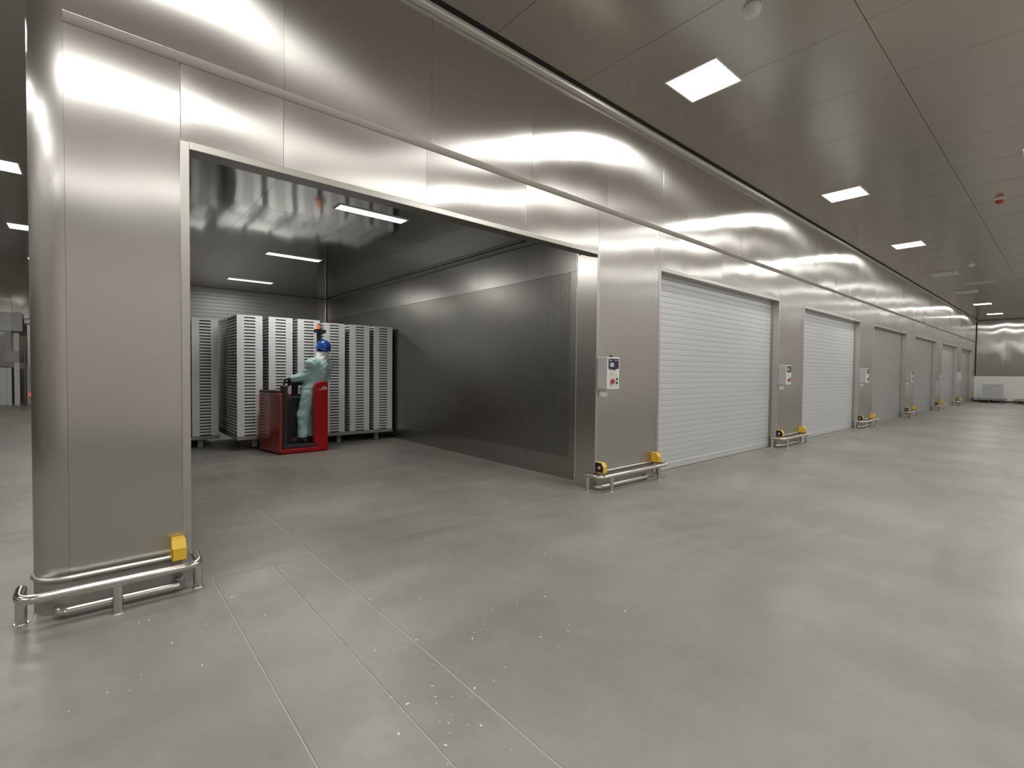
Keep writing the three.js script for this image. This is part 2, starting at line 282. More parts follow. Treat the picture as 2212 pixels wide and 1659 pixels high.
// ---- the open bay
{
  const wr = struct('wall_bay_right'), x = CH.x1;
  mesh('wall_core', [span(x + 0.02, x + 0.2, 0, CH.h + 0.1, CH.z1 - 0.2, WZ - 0.3)], M.bayWall, wr);
  const zs = [-4.12, -5.28, -6.44, -7.6, -8.76, -9.92, -11.08, -12.24, CH.z1];
  for (let i = 0; i < zs.length - 1; i++) {
    const w = zs[i] - zs[i + 1] - 0.003, cz = (zs[i] + zs[i + 1]) / 2;
    const first = i === 0 ? 0.28 : 0;
    const p = (y0, y1, m, b, cut = 0) => mesh('panel', sheet(w - cut, y1 - y0 - 0.003, 0.02, b, 5, 4, cz, (y0 + y1) / 2).rotateY(-Math.PI / 2), m, wr, [x + 0.01, (y0 + y1) / 2, cz - cut / 2]);
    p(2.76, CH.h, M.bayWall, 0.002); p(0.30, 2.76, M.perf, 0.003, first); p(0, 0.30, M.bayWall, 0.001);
    if (first) mesh('edge_strip', span(x, x + 0.02, 0.30, 2.757, zs[0] - first, zs[0]), M.bayWall, wr);
  }
  const cv = []; for (let i = 0; i <= 8; i++) { const t = i / 8 * Math.PI / 2; cv.push([-0.06 * Math.sin(t), -0.06 * (1 - Math.cos(t))]); }
  mesh('top_trim', span(x - 0.05, x + 0.01, CH.h - 0.06, CH.h + 0.01, CH.z1, -4.0, 0.02), M.rail, wr);
  mesh('jamb_face', span(xR(0) - 0.001, xR(0) + 0.02, 0, OPEN_H, -4.12, WZ - 0.14), M.steelTrim, wr);
  mesh('jamb_back', span(xR(0), x + 0.02, 0, CH.h, -4.13, -4.10), M.steelTrim, wr);
  mesh('jamb_edge', T(cyl(0.012, 0.012, OPEN_H, 10), xR(0) + 0.006, OPEN_H / 2, -4.125), M.pipe, wr);
  const wl = struct('wall_bay_left');
  mesh('wall_core', span(CH.x0 - 0.2, CH.x0, 0, CH.h + 0.1, CH.z1 - 0.2, WZ - 0.3), M.bayWall, wl);
  const wb = struct('wall_bay_back');
  mesh('wall_core', span(CH.x0, x, 0, CH.h + 0.1, CH.z1 - 0.25, CH.z1 - 0.06), M.dark, wb);
  mesh('pier_panel', T(sheet(0.20, CH.h, 0.06, 0.002), 4.70, CH.h / 2, CH.z1 - 0.03), M.bayWall, wb);
  mesh('corner_pipe', T(cyl(0.022, 0.022, CH.h, 12), CH.x1 - 0.03, CH.h / 2, CH.z1 + 0.02), M.pipe, wb);
  mesh('header_trim', span(CH.x0, x - 0.02, CH.h - 0.07, CH.h, CH.z1 - 0.05, CH.z1 + 0.03, 0.01), M.rail, wb);
  const cb = struct('ceiling_bay');
  mesh('ceiling_slab', span(CH.x0 - 0.2, x + 0.2, CH.h + 0.03, CH.h + 0.15, CH.z1 - 0.2, WZ - 0.1), M.bayWall, cb);
  for (let i = 0; i < 4; i++) for (let j = 0; j < 4; j++) {
    const w = (x - CH.x0) / 4, l = (WZ - 0.14 - CH.z1) / 4;
    mesh('panel', sheet(w - 0.003, l - 0.003, 0.03, 0.0015, 4, 4).rotateX(Math.PI / 2), M.baySteel, cb, [CH.x0 + w * (i + 0.5), CH.h + 0.015, CH.z1 + l * (j + 0.5)]);
  }
}

// ---- roller doors
const SLAT = 0.0845;
function slatGeometry(w) {                              // one interlocking slat, front towards +z, hanging from y = 0 down
  const pr = [[-0.004, 0], [0.0005, -0.0015], [0.001, -0.004], [0.006, -0.0052], [0.0075, -0.0075], [0.0082, -0.03], [0.0082, -0.06], [0.0074, -SLAT + 0.0015], [0.0062, -SLAT + 0.0003], [0.0, -SLAT - 0.001]];
  const segs = []; for (let i = 0; i < pr.length - 1; i++) segs.push(plain(sweepX([pr[i], pr[i + 1]], -w / 2, w / 2))); return mergeGeometries(segs);
}
function rollerDoor(x0, x1, top, z, mat, bottomBar = true) {
  const d = struct('door_' + (++rollerDoor.n)), w = x1 - x0 - 0.06, cx = (x0 + x1) / 2, g = slatGeometry(w);
  const n = Math.ceil((top - 0.10) / SLAT);
  for (let i = 0; i < n; i++) { const y = 0.10 + SLAT * (i + 1); if (y - SLAT < top) mesh('slat', g, mat, d, [cx, y, z]); }
  if (bottomBar) mesh('bottom_bar', span(cx - w / 2, cx + w / 2, 0.004, 0.105, z - 0.012, z + 0.014, 0.004), mat, d);
  for (const s of [x0, x1 - 0.05]) mesh('guide_rail', span(s, s + 0.05, 0, top, z - 0.05, z + 0.03, 0.003), M.rail, d);
  mesh('backing_sheet', span(x0, x1, 0, top, z - 0.04, z - 0.02), M.shutterGrey, d);
  return d;
}
rollerDoor.n = 0;
rollerDoor(xL(1), xR(1), OPEN_H, WZ - 0.14, M.shutter);
rollerDoor(xL(2), xR(2), OPEN_H, WZ - 0.14, M.shutter);
for (let k = 3; k < BAYS; k++) {
  const d = struct('door_' + (++rollerDoor.n)), x0 = xL(k), x1 = xR(k), g = slatGeometry(x1 - x0 - 0.06), gs = [];
  for (let y = 0.1 + SLAT; y < OPEN_H + SLAT; y += SLAT) gs.push(T(g.clone(), (x0 + x1) / 2, y, WZ - 0.14));
  mesh('slat_curtain', gs, M.shutterGrey, d); mesh('bottom_bar', span(x0 + 0.03, x1 - 0.03, 0.004, 0.105, WZ - 0.15, WZ - 0.126), M.shutterGrey, d);
  mesh('backing_sheet', span(x0, x1, 0, OPEN_H, WZ - 0.18, WZ - 0.16), M.shutterGrey, d);
  for (const s of [x0, x1 - 0.05]) mesh('guide_rail', span(s, s + 0.05, 0, OPEN_H, WZ - 0.19, WZ - 0.11, 0.003), M.rail, d);
}
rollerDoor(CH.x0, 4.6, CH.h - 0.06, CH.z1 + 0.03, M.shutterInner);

// ---- the other walls of the hall
{
  const we = struct('wall_end');
  mesh('wall_core', span(XEND + 0.05, XEND + 0.3, 0, CEIL + 0.1, WZ - 0.3, ZBACK + 0.2), M.bayWall, we);
  for (let z = WZ, i = 0; z < ZBACK; z += 1.22, i++) { const b = Math.min(z + 1.22, ZBACK); mesh('panel', sheet(b - z - 0.004, CEIL - 1.46, 0.05, 0.006, 5, 5, rnd() * 2, 0, (rnd() - 0.5) * 0.006, 0.006).rotateY(-Math.PI / 2), M.endSteel, we, [XEND + 0.025, (CEIL + 1.46) / 2, (z + b) / 2]); }
  mesh('dado', span(XEND - 0.06, XEND + 0.05, 0.06, 1.45, WZ, ZBACK, 0.01), M.white, we);
  mesh('dado_base', span(XEND - 0.05, XEND + 0.05, 0, 0.06, WZ, ZBACK), M.black, we);
  mesh('cove_trim', span(XEND - 0.05, XEND + 0.05, CEIL - 0.06, CEIL, WZ, ZBACK, 0.02), M.rail, we);
  mesh('corner_trim', span(XEND - 0.05, XEND, 0.0, CEIL, WZ - 0.01, WZ + 0.05, 0.01), M.dark, we);
  const wb = struct('wall_back'); mesh('wall_core', span(XLEFT, XEND + 0.3, 0, CEIL + 0.1, ZBACK, ZBACK + 0.2), M.wallPaint, wb);
  const wl = struct('wall_left'); mesh('wall_core', span(XLEFT - 0.2, XLEFT, 0, CEIL + 0.1, ZCORR, ZBACK), M.bayWall, wl);
  const wc = struct('wall_corridor_end');
  for (let x = XLEFT; x < 0; x += 1.2) mesh('panel', T(sheet(1.196, CEIL, 0.05, 0.004, 4, 6, x, 0, 0, 0.01), x + 0.6, CEIL / 2, ZCORR + 0.025), M.aisleSteel, wc);
  mesh('wall_core', span(XLEFT, 0, 0, CEIL + 0.1, ZCORR - 0.25, ZCORR), M.bayWall, wc);
}

// ================================================================ LAMPS AND CEILING DEVICES
function ceilingLight(x, y, z, w, l, lit, label, power = LAMP, group = 'square ceiling lights of the hall') {
  const t = thing('ceiling_light', label, 'ceiling light', [x, y, z], 0, group), f = 0.018;
  mesh('frame', [span(-w / 2, w / 2, -0.012, 0.002, -l / 2, -l / 2 + f, 0.002), span(-w / 2, w / 2, -0.012, 0.002, l / 2 - f, l / 2, 0.002), span(-w / 2, -w / 2 + f, -0.012, 0.002, -l / 2 + f, l / 2 - f, 0.002), span(w / 2 - f, w / 2, -0.012, 0.002, -l / 2 + f, l / 2 - f, 0.002)], M.white, t);
  if (!lit) mesh('housing', span(-w / 2, w / 2, -0.05, -0.012, -l / 2, l / 2, 0.006), M.diffuserOff, t);
  mesh('diffuser', span(-w / 2 + f, w / 2 - f, -0.008, 0.002, -l / 2 + f, l / 2 - f), lit ? M.diffuser : M.diffuserOff, t);
  if (lit) {
    const a = new THREE.RectAreaLight(LAMP_COLOR, power, w - 2 * f, l - 2 * f); a.name = 'lamp'; a.position.set(0, -0.013, 0); a.rotation.x = -Math.PI / 2; t.add(a);
  }
  return t;
}
const ord = ['first', 'second', 'third', 'fourth', 'fifth', 'sixth', 'seventh', 'eighth', 'ninth', 'tenth'];
{
  const xs = [0.05, 5.1, 10.15, 15.2, 20.2, 25.0, 29.9, 35.0], Z1 = -2.75;
  const lab = ['lit square ceiling light above the far left pier, out over the camera', 'largest lit square ceiling light, below the smoke detector', 'second lit square ceiling light along the row by the wall', 'third lit square ceiling light along the row by the wall', 'dark unlit ceiling light just beyond the third lit one', 'dark unlit ceiling light nearer the end wall', 'lit ceiling light second nearest the end wall', 'lit ceiling light nearest the end wall'];
  xs.forEach((x, i) => ceilingLight(x, CEIL, Z1, 0.6, 0.6, i !== 4 && i !== 5, lab[i]));
  [0.05, 5.1, 10.22, 15.2, 20.2, 25, 30].forEach((x, i) => ceilingLight(x, CEIL, -0.27, 0.6, 0.6, true, i === 2 ? 'lit ceiling light cut by the right edge of the photo' : `lit ceiling light overhead, ${ord[i]} of the middle row beyond the view`));
  [-3.5, 1.5, 6.5, 11.5, 16.5, 21.5, 26.5, 31.5, 36].forEach((x, i) => ceilingLight(x, CEIL, 3.2, 0.6, 0.6, true, `lit ceiling light behind the camera, ${ord[i]} of the far row`));  // unseen row, shifted towards the back wall to brighten it
  [-11.3, -16.0, -20.6].forEach((z, i) => ceilingLight(-1.17, CEIL, z, 0.6, 0.6, true, `${['nearest', 'middle', 'farthest'][i]} lit ceiling light down the side aisle left of the column`, LAMP, 'ceiling lights of the side aisle'));
  ceilingLight(-3.6, CEIL, -6.6, 0.6, 0.6, true, 'added unseen ceiling light at the mouth of the side aisle, farthest left', LAMP, 'ceiling lights of the side aisle');  // unseen lamp added to brighten the floor at the left
  ceilingLight(-1.17, CEIL, -6.6, 0.6, 0.6, true, 'added unseen ceiling light at the mouth of the side aisle, left of the view', LAMP, 'ceiling lights of the side aisle');  // also added out of view, lifts the left floor
  [-2.75, -0.27].forEach((z, i) => ceilingLight(-4.95, CEIL, z, 0.6, 0.6, true, `added unseen ceiling light over the left end of the hall, ${ord[i]} row`));  // unseen pair added for more light on the left floor
  [-5.62, -8.66, -11.67].forEach((z, i) => ceilingLight(2.58, CH.h, z, 0.88, 0.21, true, `${['nearest', 'middle', 'farthest'][i]} long strip light on the ceiling inside the open bay`, BAY_LAMP, 'strip lights inside the open bay'));
}
function smokeDetector(x, z, label) {
  const t = thing('smoke_detector', label, 'smoke detector', [x, CEIL, z], 0, 'white ceiling smoke detectors');
  mesh('base_ring', T(cyl(0.075, 0.075, 0.02, 28), 0, -0.01, 0), M.white, t);
  mesh('dome', new THREE.LatheGeometry([[0.0, -0.075], [0.045, -0.075], [0.052, -0.07], [0.066, -0.035], [0.07, -0.02]].map((p) => new THREE.Vector2(...p)), 28), M.white, t);
}
smokeDetector(4.40, -1.93, 'white smoke detector at the top edge above the largest ceiling light');
smokeDetector(19.1, -2.02, 'small white smoke detector beside the far unlit ceiling lights');
{
  const t = thing('fire_sounder', 'red and white alarm sounder on the ceiling at far right', 'alarm', [12.42, CEIL, -0.97]);
  mesh('base_ring', T(cyl(0.075, 0.075, 0.03, 24), 0, -0.015, 0), M.white, t);
  mesh('dome', new THREE.LatheGeometry([[0, -0.09], [0.04, -0.088], [0.06, -0.06], [0.064, -0.03]].map((p) => new THREE.Vector2(...p)), 24), M.redButton, t);
  const v = thing('access_panel', 'grey rectangular plate on the ceiling beside the unlit lights', 'panel', [22.95, CEIL, -2.2]);
  mesh('plate', span(-0.12, 0.12, -0.02, 0.001, -0.35, 0.35, 0.004), M.diffuserOff, v);
  mesh('frame', [span(-0.15, -0.12, -0.04, 0.001, -0.38, 0.38), span(0.12, 0.15, -0.025, 0.001, -0.38, 0.38), span(-0.12, 0.12, -0.025, 0.001, -0.38, -0.35), span(-0.12, 0.12, -0.025, 0.001, 0.35, 0.38)], M.white, v);
}

// ================================================================ PIER FURNITURE
const pierName = ['the nearest pier, left of the open bay', 'the pier right of the open bay', 'the pier between the first two shut doors', 'the third pier along from the open bay', 'the fourth pier along from the open bay', 'the fifth pier along from the open bay', 'the sixth pier along from the open bay'];
function guardRail(x0, x1, posts, lower, label) {
  const t = thing('guard_rail', label, 'guard rail', [(x0 + x1) / 2, 0, WZ + 0.17], 0, 'steel pipe guard rails at the pier feet'), h = (x1 - x0) / 2, y = 0.185, z0 = -0.20, R = 0.09, cp = new THREE.CurvePath();
  const V = (x, z) => new THREE.Vector3(x, y, z);
  cp.add(new THREE.LineCurve3(V(-h, z0), V(-h, -R))); cp.add(new THREE.QuadraticBezierCurve3(V(-h, -R), V(-h, 0), V(-h + R, 0)));
  cp.add(new THREE.LineCurve3(V(-h + R, 0), V(h - R, 0))); cp.add(new THREE.QuadraticBezierCurve3(V(h - R, 0), V(h, 0), V(h, -R))); cp.add(new THREE.LineCurve3(V(h, -R), V(h, z0)));
  mesh('top_rail', [plain(tube(cp, 0.025, 90, 16)), ...[-h, h].map((s) => plain(T(new THREE.SphereGeometry(0.025, 14, 10), s, y, z0)))], M.pipe, t);
  for (const [px, pz] of posts) {
    const p = mesh('post', [T(cyl(0.025, 0.025, y, 18), px - (x0 + x1) / 2, y / 2, pz - (WZ + 0.17)), T(cyl(0.031, 0.033, 0.004, 20), px - (x0 + x1) / 2, 0.002, pz - (WZ + 0.17))], M.pipe, t);
  }
  const c = (x0 + x1) / 2, lz = -0.10, ly = 0.042, q = new THREE.CurvePath(), U = (x, yy, z) => new THREE.Vector3(x - c, yy, z);
  q.add(new THREE.QuadraticBezierCurve3(U(lower[0] - 0.05, ly, lz - 0.06), U(lower[0] - 0.05, ly, lz), U(lower[0], ly, lz))); q.add(new THREE.LineCurve3(U(lower[0], ly, lz), U(lower[1], ly, lz)));
  mesh('lower_rail', [plain(tube(q, 0.024, 40, 14)), plain(T(cyl(0.024, 0.024, 0.004, 14).rotateZ(Math.PI / 2), lower[1] - c, ly, lz))], M.pipe, t);
  mesh('end_bracket', [span(lower[1] - c - 0.01, lower[1] - c + 0.035, 0.0, 0.075, lz - 0.075, lz - 0.02, 0.003)], M.rail, t);
  return t;
}
function photocell(x, lookRight, label) {
  const t = thing('photocell', label, 'sensor', [x, 0.215, WZ + 0.002], 0, 'yellow photocells low on the piers');
  // hood open on the side that faces across the doorway
  const s = poly([[0.0, 0.0], [0.115, 0.0], [0.115, 0.075], [0.08, 0.125], [0.0, 0.125]]);
  const hood = extrude(s, 0.004, 0); const w = 0.075;
  const side = lookRight ? -w / 2 : w / 2 - 0.004;
  const g = [span(-w / 2, w / 2, 0, 0.004, 0, 0.115, 0.001), span(-w / 2, w / 2, 0, 0.078, 0.111, 0.115, 0.001), span(-w / 2, w / 2, 0.121, 0.125, 0, 0.082, 0.001)];
  const slope = cbox(w, 0.004, 0.062, 0.001); slope.rotateX(Math.atan2(0.05, 0.035)); g.push(T(slope, 0, 0.1, 0.0975));
  const cheek = hood.clone().rotateY(-Math.PI / 2).translate(0, 0, 0); // profile (z, y) plane facing x
  cheek.translate(side + 0.004, 0, 0); g.push(cheek);
  mesh('yellow_hood', g, M.yellow, t);
  mesh('sensor_body', span(-w / 2 + 0.012, w / 2 - 0.008, 0.012, 0.105, 0.004, 0.085, 0.006), M.black, t);
  mesh('lens', T(cyl(0.02, 0.02, 0.008, 18).rotateZ(Math.PI / 2), (lookRight ? 1 : -1) * (w / 2 - 0.008), 0.06, 0.045), M.plate, t);
  mesh('bracket', [span(-0.03, 0.03, -0.028, 0.0, 0.0, 0.05, 0.003)], M.rail, t);
}
function controlBox(x, label) {                         // x = left edge of the housing
  const t = thing('control_box', label, 'control box', [x, 1.236, WZ + 0.003], 0, 'door control boxes on the piers'), W = 0.23, H = 0.385, D = 0.15;
  mesh('housing', span(0, W, 0, H, 0, D, 0.006), M.boxGrey, t);
  const face = extrude(rrect(0.002, 0.002, W - 0.004, H - 0.004, 0.008), 0.008, 0.002); mesh('front_cover', T(face, 0, 0, D), M.white, t);
  mesh('face_plate', T(extrude(rrect(0.018, 0.02, W - 0.036, H - 0.04, 0.006), 0.003, 0), 0, 0, D + 0.008), M.boxFace, t);
  const s = new THREE.Shape(); s.moveTo(0.018, H - 0.018); s.lineTo(0.018, 0.245); s.quadraticCurveTo(W / 2, 0.222, W - 0.018, 0.245); s.lineTo(W - 0.018, H - 0.018); s.closePath();
  const dp = mesh('display_panel', T(extrude(s, 0.005, 0), 0, 0, D + 0.009), M.navy, t);
  mesh('screen', span(0.045, 0.115, 0.268, 0.318, D + 0.0135, D + 0.016, 0.001), M.glowScreen, dp);
  mesh('readout', [span(0.05, 0.062, 0.276, 0.288, D + 0.0155, D + 0.017), span(0.066, 0.078, 0.276, 0.288, D + 0.0155, D + 0.017), span(0.082, 0.104, 0.276, 0.288, D + 0.0155, D + 0.017)], M.white, dp);
  mesh('logo_strip', span(0.035, 0.07, 0.342, 0.352, D + 0.0135, D + 0.0145), M.white, dp); mesh('title_strip', span(0.12, 0.2, 0.345, 0.349, D + 0.0135, D + 0.0145), M.white, dp);
  const b = mesh('emergency_button', [T(cyl(0.03, 0.03, 0.014, 24).rotateX(Math.PI / 2), 0.085, 0.095, D + 0.03), T(cyl(0.018, 0.018, 0.02, 20).rotateX(Math.PI / 2), 0.085, 0.095, D + 0.018)], M.redButton, t);
  for (const ky of [0.12, 0.075]) mesh('key_switch', T(cyl(0.012, 0.012, 0.012, 16).rotateX(Math.PI / 2), 0.18, ky, D + 0.016), M.black, t);
  mesh('hanging_tag', T(extrude(rrect(-0.016, -0.04, 0.032, 0.085, 0.006), 0.002, 0).rotateZ(0.12), 0.182, 0.2, D + 0.013), M.white, t);
  mesh('button_label', span(0.045, 0.12, 0.165, 0.2, D + 0.0105, D + 0.012), M.boxGrey, t);
  mesh('conduit_box', [span(0.045, 0.125, -0.095, -0.03, 0, 0.07, 0.005), T(cyl(0.012, 0.012, 0.035, 12), 0.085, -0.015, 0.04)], M.white, t);
  mesh('top_gland', [T(cyl(0.009, 0.009, 0.022, 12), 0.1, H + 0.011, D - 0.03), T(cyl(0.009, 0.009, 0.022, 12), 0.13, H + 0.011, D - 0.03)], M.black, t);
}
guardRail(-0.32, 0.505, [[-0.32, -3.80], [0.094, WZ + 0.17], [0.505, -3.73]], [-0.12, 0.40], `steel pipe guard rail at the foot of ${pierName[0]}`);
photocell(0.40, true, `yellow photocell hood low on ${pierName[0]}`);
for (let k = 0; k < BAYS - 1; k++) {
  const a = xR(k), b = xL(k + 1);
  guardRail(a - 0.10, b + 0.06, [[a - 0.10, -3.82], [a + 0.11, WZ + 0.17], [b - 0.18, WZ + 0.17], [b + 0.06, -3.8]], [a + 0.04, b - 0.3], `steel pipe guard rail at the foot of ${pierName[k + 1]}`);
  photocell(a + 0.05, false, `yellow photocell at the left edge of ${pierName[k + 1]}`);
  photocell(b - 0.085, true, `yellow photocell at the right edge of ${pierName[k + 1]}`);
  controlBox(a + 0.004, `grey door control box with dark display on ${pierName[k + 1]}`);
}

// ================================================================ TRAYS AND PALLETS
const TRAY = { w: 0.405, h: 0.0541, d: 0.84 }, NT = 39;
const trayGeo = (() => {                                // front towards +z, base at y = 0, front face at z = 0
  const w = TRAY.w, h = TRAY.h - 0.0006, nw = 0.18, nh = 0.0195;
  const s = poly([[-w / 2, 0], [-nw / 2, 0], [-nw / 2 + 0.003, nh], [nw / 2 - 0.003, nh], [nw / 2, 0], [w / 2, 0], [w / 2, h], [-w / 2, h]]);
  const front = extrude(s, 0.012, 0).translate(0, 0, -0.012), back = extrude(s, 0.012, 0).translate(0, 0, -TRAY.d);
  const g = [front, back, span(-w / 2 + 0.012, w / 2 - 0.012, 0.024, 0.030, -TRAY.d + 0.012, -0.012)];
  for (const q of [-1, 1]) { g.push(span(Math.min(q * (w / 2 - 0.004), q * (w / 2 - 0.016)), Math.max(q * (w / 2 - 0.004), q * (w / 2 - 0.016)), 0.019, h, -TRAY.d + 0.012, -0.012)); }
  const slotShade = mergeGeometries([...[-1, 1].map((q) => span(Math.min(q * (w / 2 - 0.06), q * (w / 2 - 0.066)), Math.max(q * (w / 2 - 0.06), q * (w / 2 - 0.066)), 0.0, h, -TRAY.d + 0.012, -0.012)), span(-w / 2 + 0.066, w / 2 - 0.066, 0, 0.0238, -0.06, -0.05), span(-w / 2 + 0.066, w / 2 - 0.066, 0.0302, h - 0.001, -0.06, -0.05)].map(plain));  // dark plates put inside so the slots and side gaps look shaded
  return mergeGeometries([mergeGeometries(g.map(plain)), slotShade], true);
})();
const plainTray = mergeGeometries([span(-TRAY.w / 2, TRAY.w / 2, 0.018, TRAY.h - 0.002, -TRAY.d, 0), span(-TRAY.w / 2 + 0.03, TRAY.w / 2 - 0.03, 0, 0.018, -TRAY.d + 0.03, -0.03)].map(plain));
const ORD = (() => { const a = ['first', 'second', 'third', 'fourth', 'fifth', 'sixth', 'seventh', 'eighth', 'ninth', 'tenth', 'eleventh', 'twelfth', 'thirteenth', 'fourteenth', 'fifteenth', 'sixteenth', 'seventeenth', 'eighteenth', 'nineteenth', 'twentieth'], r = [...a]; for (const [t, e] of [['twenty', 'twentieth'], ['thirty', 'thirtieth']]) { if (t !== 'twenty') r.push(e); for (let i = 0; i < 9; i++) r.push(`${t}-${a[i]}`); } return r; })();
let tray0 = null;
function tray(x, y, z, turn, label, group) {
  if (!tray0) { tray0 = new THREE.Mesh(trayGeo, [M.tray, M.dark]); tray0.castShadow = tray0.receiveShadow = true; }
  const t = tray0.clone(); t.name = numbered('tray'); t.position.set(x, y, z); t.rotation.y = turn; scene.add(t);
  return tag(t, label, 'tray', group);
}
function stack(x, base, z, n, desc, turn = 0) {
  for (let i = 0; i < n; i++) tray(x + (turn ? 0 : (rnd() - 0.5) * 0.003), base + TRAY.h * i, z + (turn ? 0 : (rnd() - 0.5) * 0.003), turn, `grey slotted tray, ${i === n - 1 ? 'topmost' : i === 0 ? 'lowest' : ORD[n - 1 - i] + ' from top'} of ${desc}`, `trays of ${desc}`);
}
function pallet(x0, x1, z, depth, lift, label, legs) {
  const t = thing('pallet', label, 'pallet', [(x0 + x1) / 2, lift, z], 0, 'low grey pallets under the tray stacks'), h = (x1 - x0) / 2, top = 0.212;
  mesh('deck', [span(-h, h, top - 0.065, top, -0.05, 0, 0.004), span(-h, h, top - 0.065, top, -depth, -depth + 0.05, 0.004), span(-h, -h + 0.05, top - 0.065, top, -depth + 0.05, -0.05, 0.004), span(h - 0.05, h, top - 0.065, top, -depth + 0.05, -0.05, 0.004), span(-h + 0.05, h - 0.05, top - 0.03, top - 0.005, -depth + 0.05, -0.05)], M.pallet, t);
  for (const lx of legs) for (const lz of [-0.16, -depth / 2, -depth + 0.16]) mesh('leg', span(lx - (x0 + x1) / 2 - 0.04, lx - (x0 + x1) / 2 + 0.04, 0, top - 0.06, lz - 0.04, lz + 0.04, 0.004), M.pallet, t);
}
const rest = [];
const far = (x, base, z) => { for (let i = 0; i < NT; i++) rest.push(T(plainTray.clone(), x, base + TRAY.h * i, z)); };
{
  const A = 0.215, S = ['the stack nearest the left doorway edge', 'the stack just left of the truck', 'the stack behind the steering handle', "the stack behind the operator's arm", 'the stack right of the blue helmet', 'the stack second from the perforated wall', 'the stack nearest the perforated wall'];
  stack(1.515, A, -10.2, NT, S[0]);
  const zc = -9.42, l = 0.04; [2.068, 2.573, 3.068].forEach((x, i) => stack(x, A + l, zc, NT, S[1 + i]));
  [3.525, 4.035, 4.54].forEach((x, i) => stack(x, A, -9.35, NT, S[4 + i]));
  pallet(0.33, 1.735, -10.19, 1.75, 0, 'low grey pallet under the stack by the left doorway edge', [0.6, 1.45]);
  pallet(1.86, 3.28, -9.41, 1.75, l, 'raised grey pallet carried on the forks of the red truck', [2.17, 2.95]);
  pallet(3.31, 4.75, -9.34, 1.75, 0, 'low grey pallet right of the red truck, by the perforated wall', [3.66, 4.45]);
  for (const x of [0.54, 1.02]) { far(x, A, -10.2); far(x, A, -11.1); } far(1.515, A, -11.1);
  for (const x of [2.068, 2.573, 3.068]) far(x, A + l, zc - 0.9); for (const x of [3.525, 4.035, 4.54]) far(x, A, -10.25);
  const m = mesh('tray_stacks', rest, M.tray, scene); m.userData = { kind: 'stuff', label: 'dim second row of grey tray stacks behind the front stacks', category: 'trays' };
  // far end of the hall
  stack(XEND - 1.3, 0.215, -2.5, 15, 'the low pile by the white end wall');
  pallet(XEND - 1.65, XEND - 0.2, -2.42, 1.2, 0, 'low grey pallet under the tray pile by the white end wall', [XEND - 1.4, XEND - 0.5]);
  pallet(XEND - 1.65, XEND - 0.2, -0.85, 1.25, 0, 'low pallet at the far right edge by the white end wall', [XEND - 1.4, XEND - 0.5]);
}

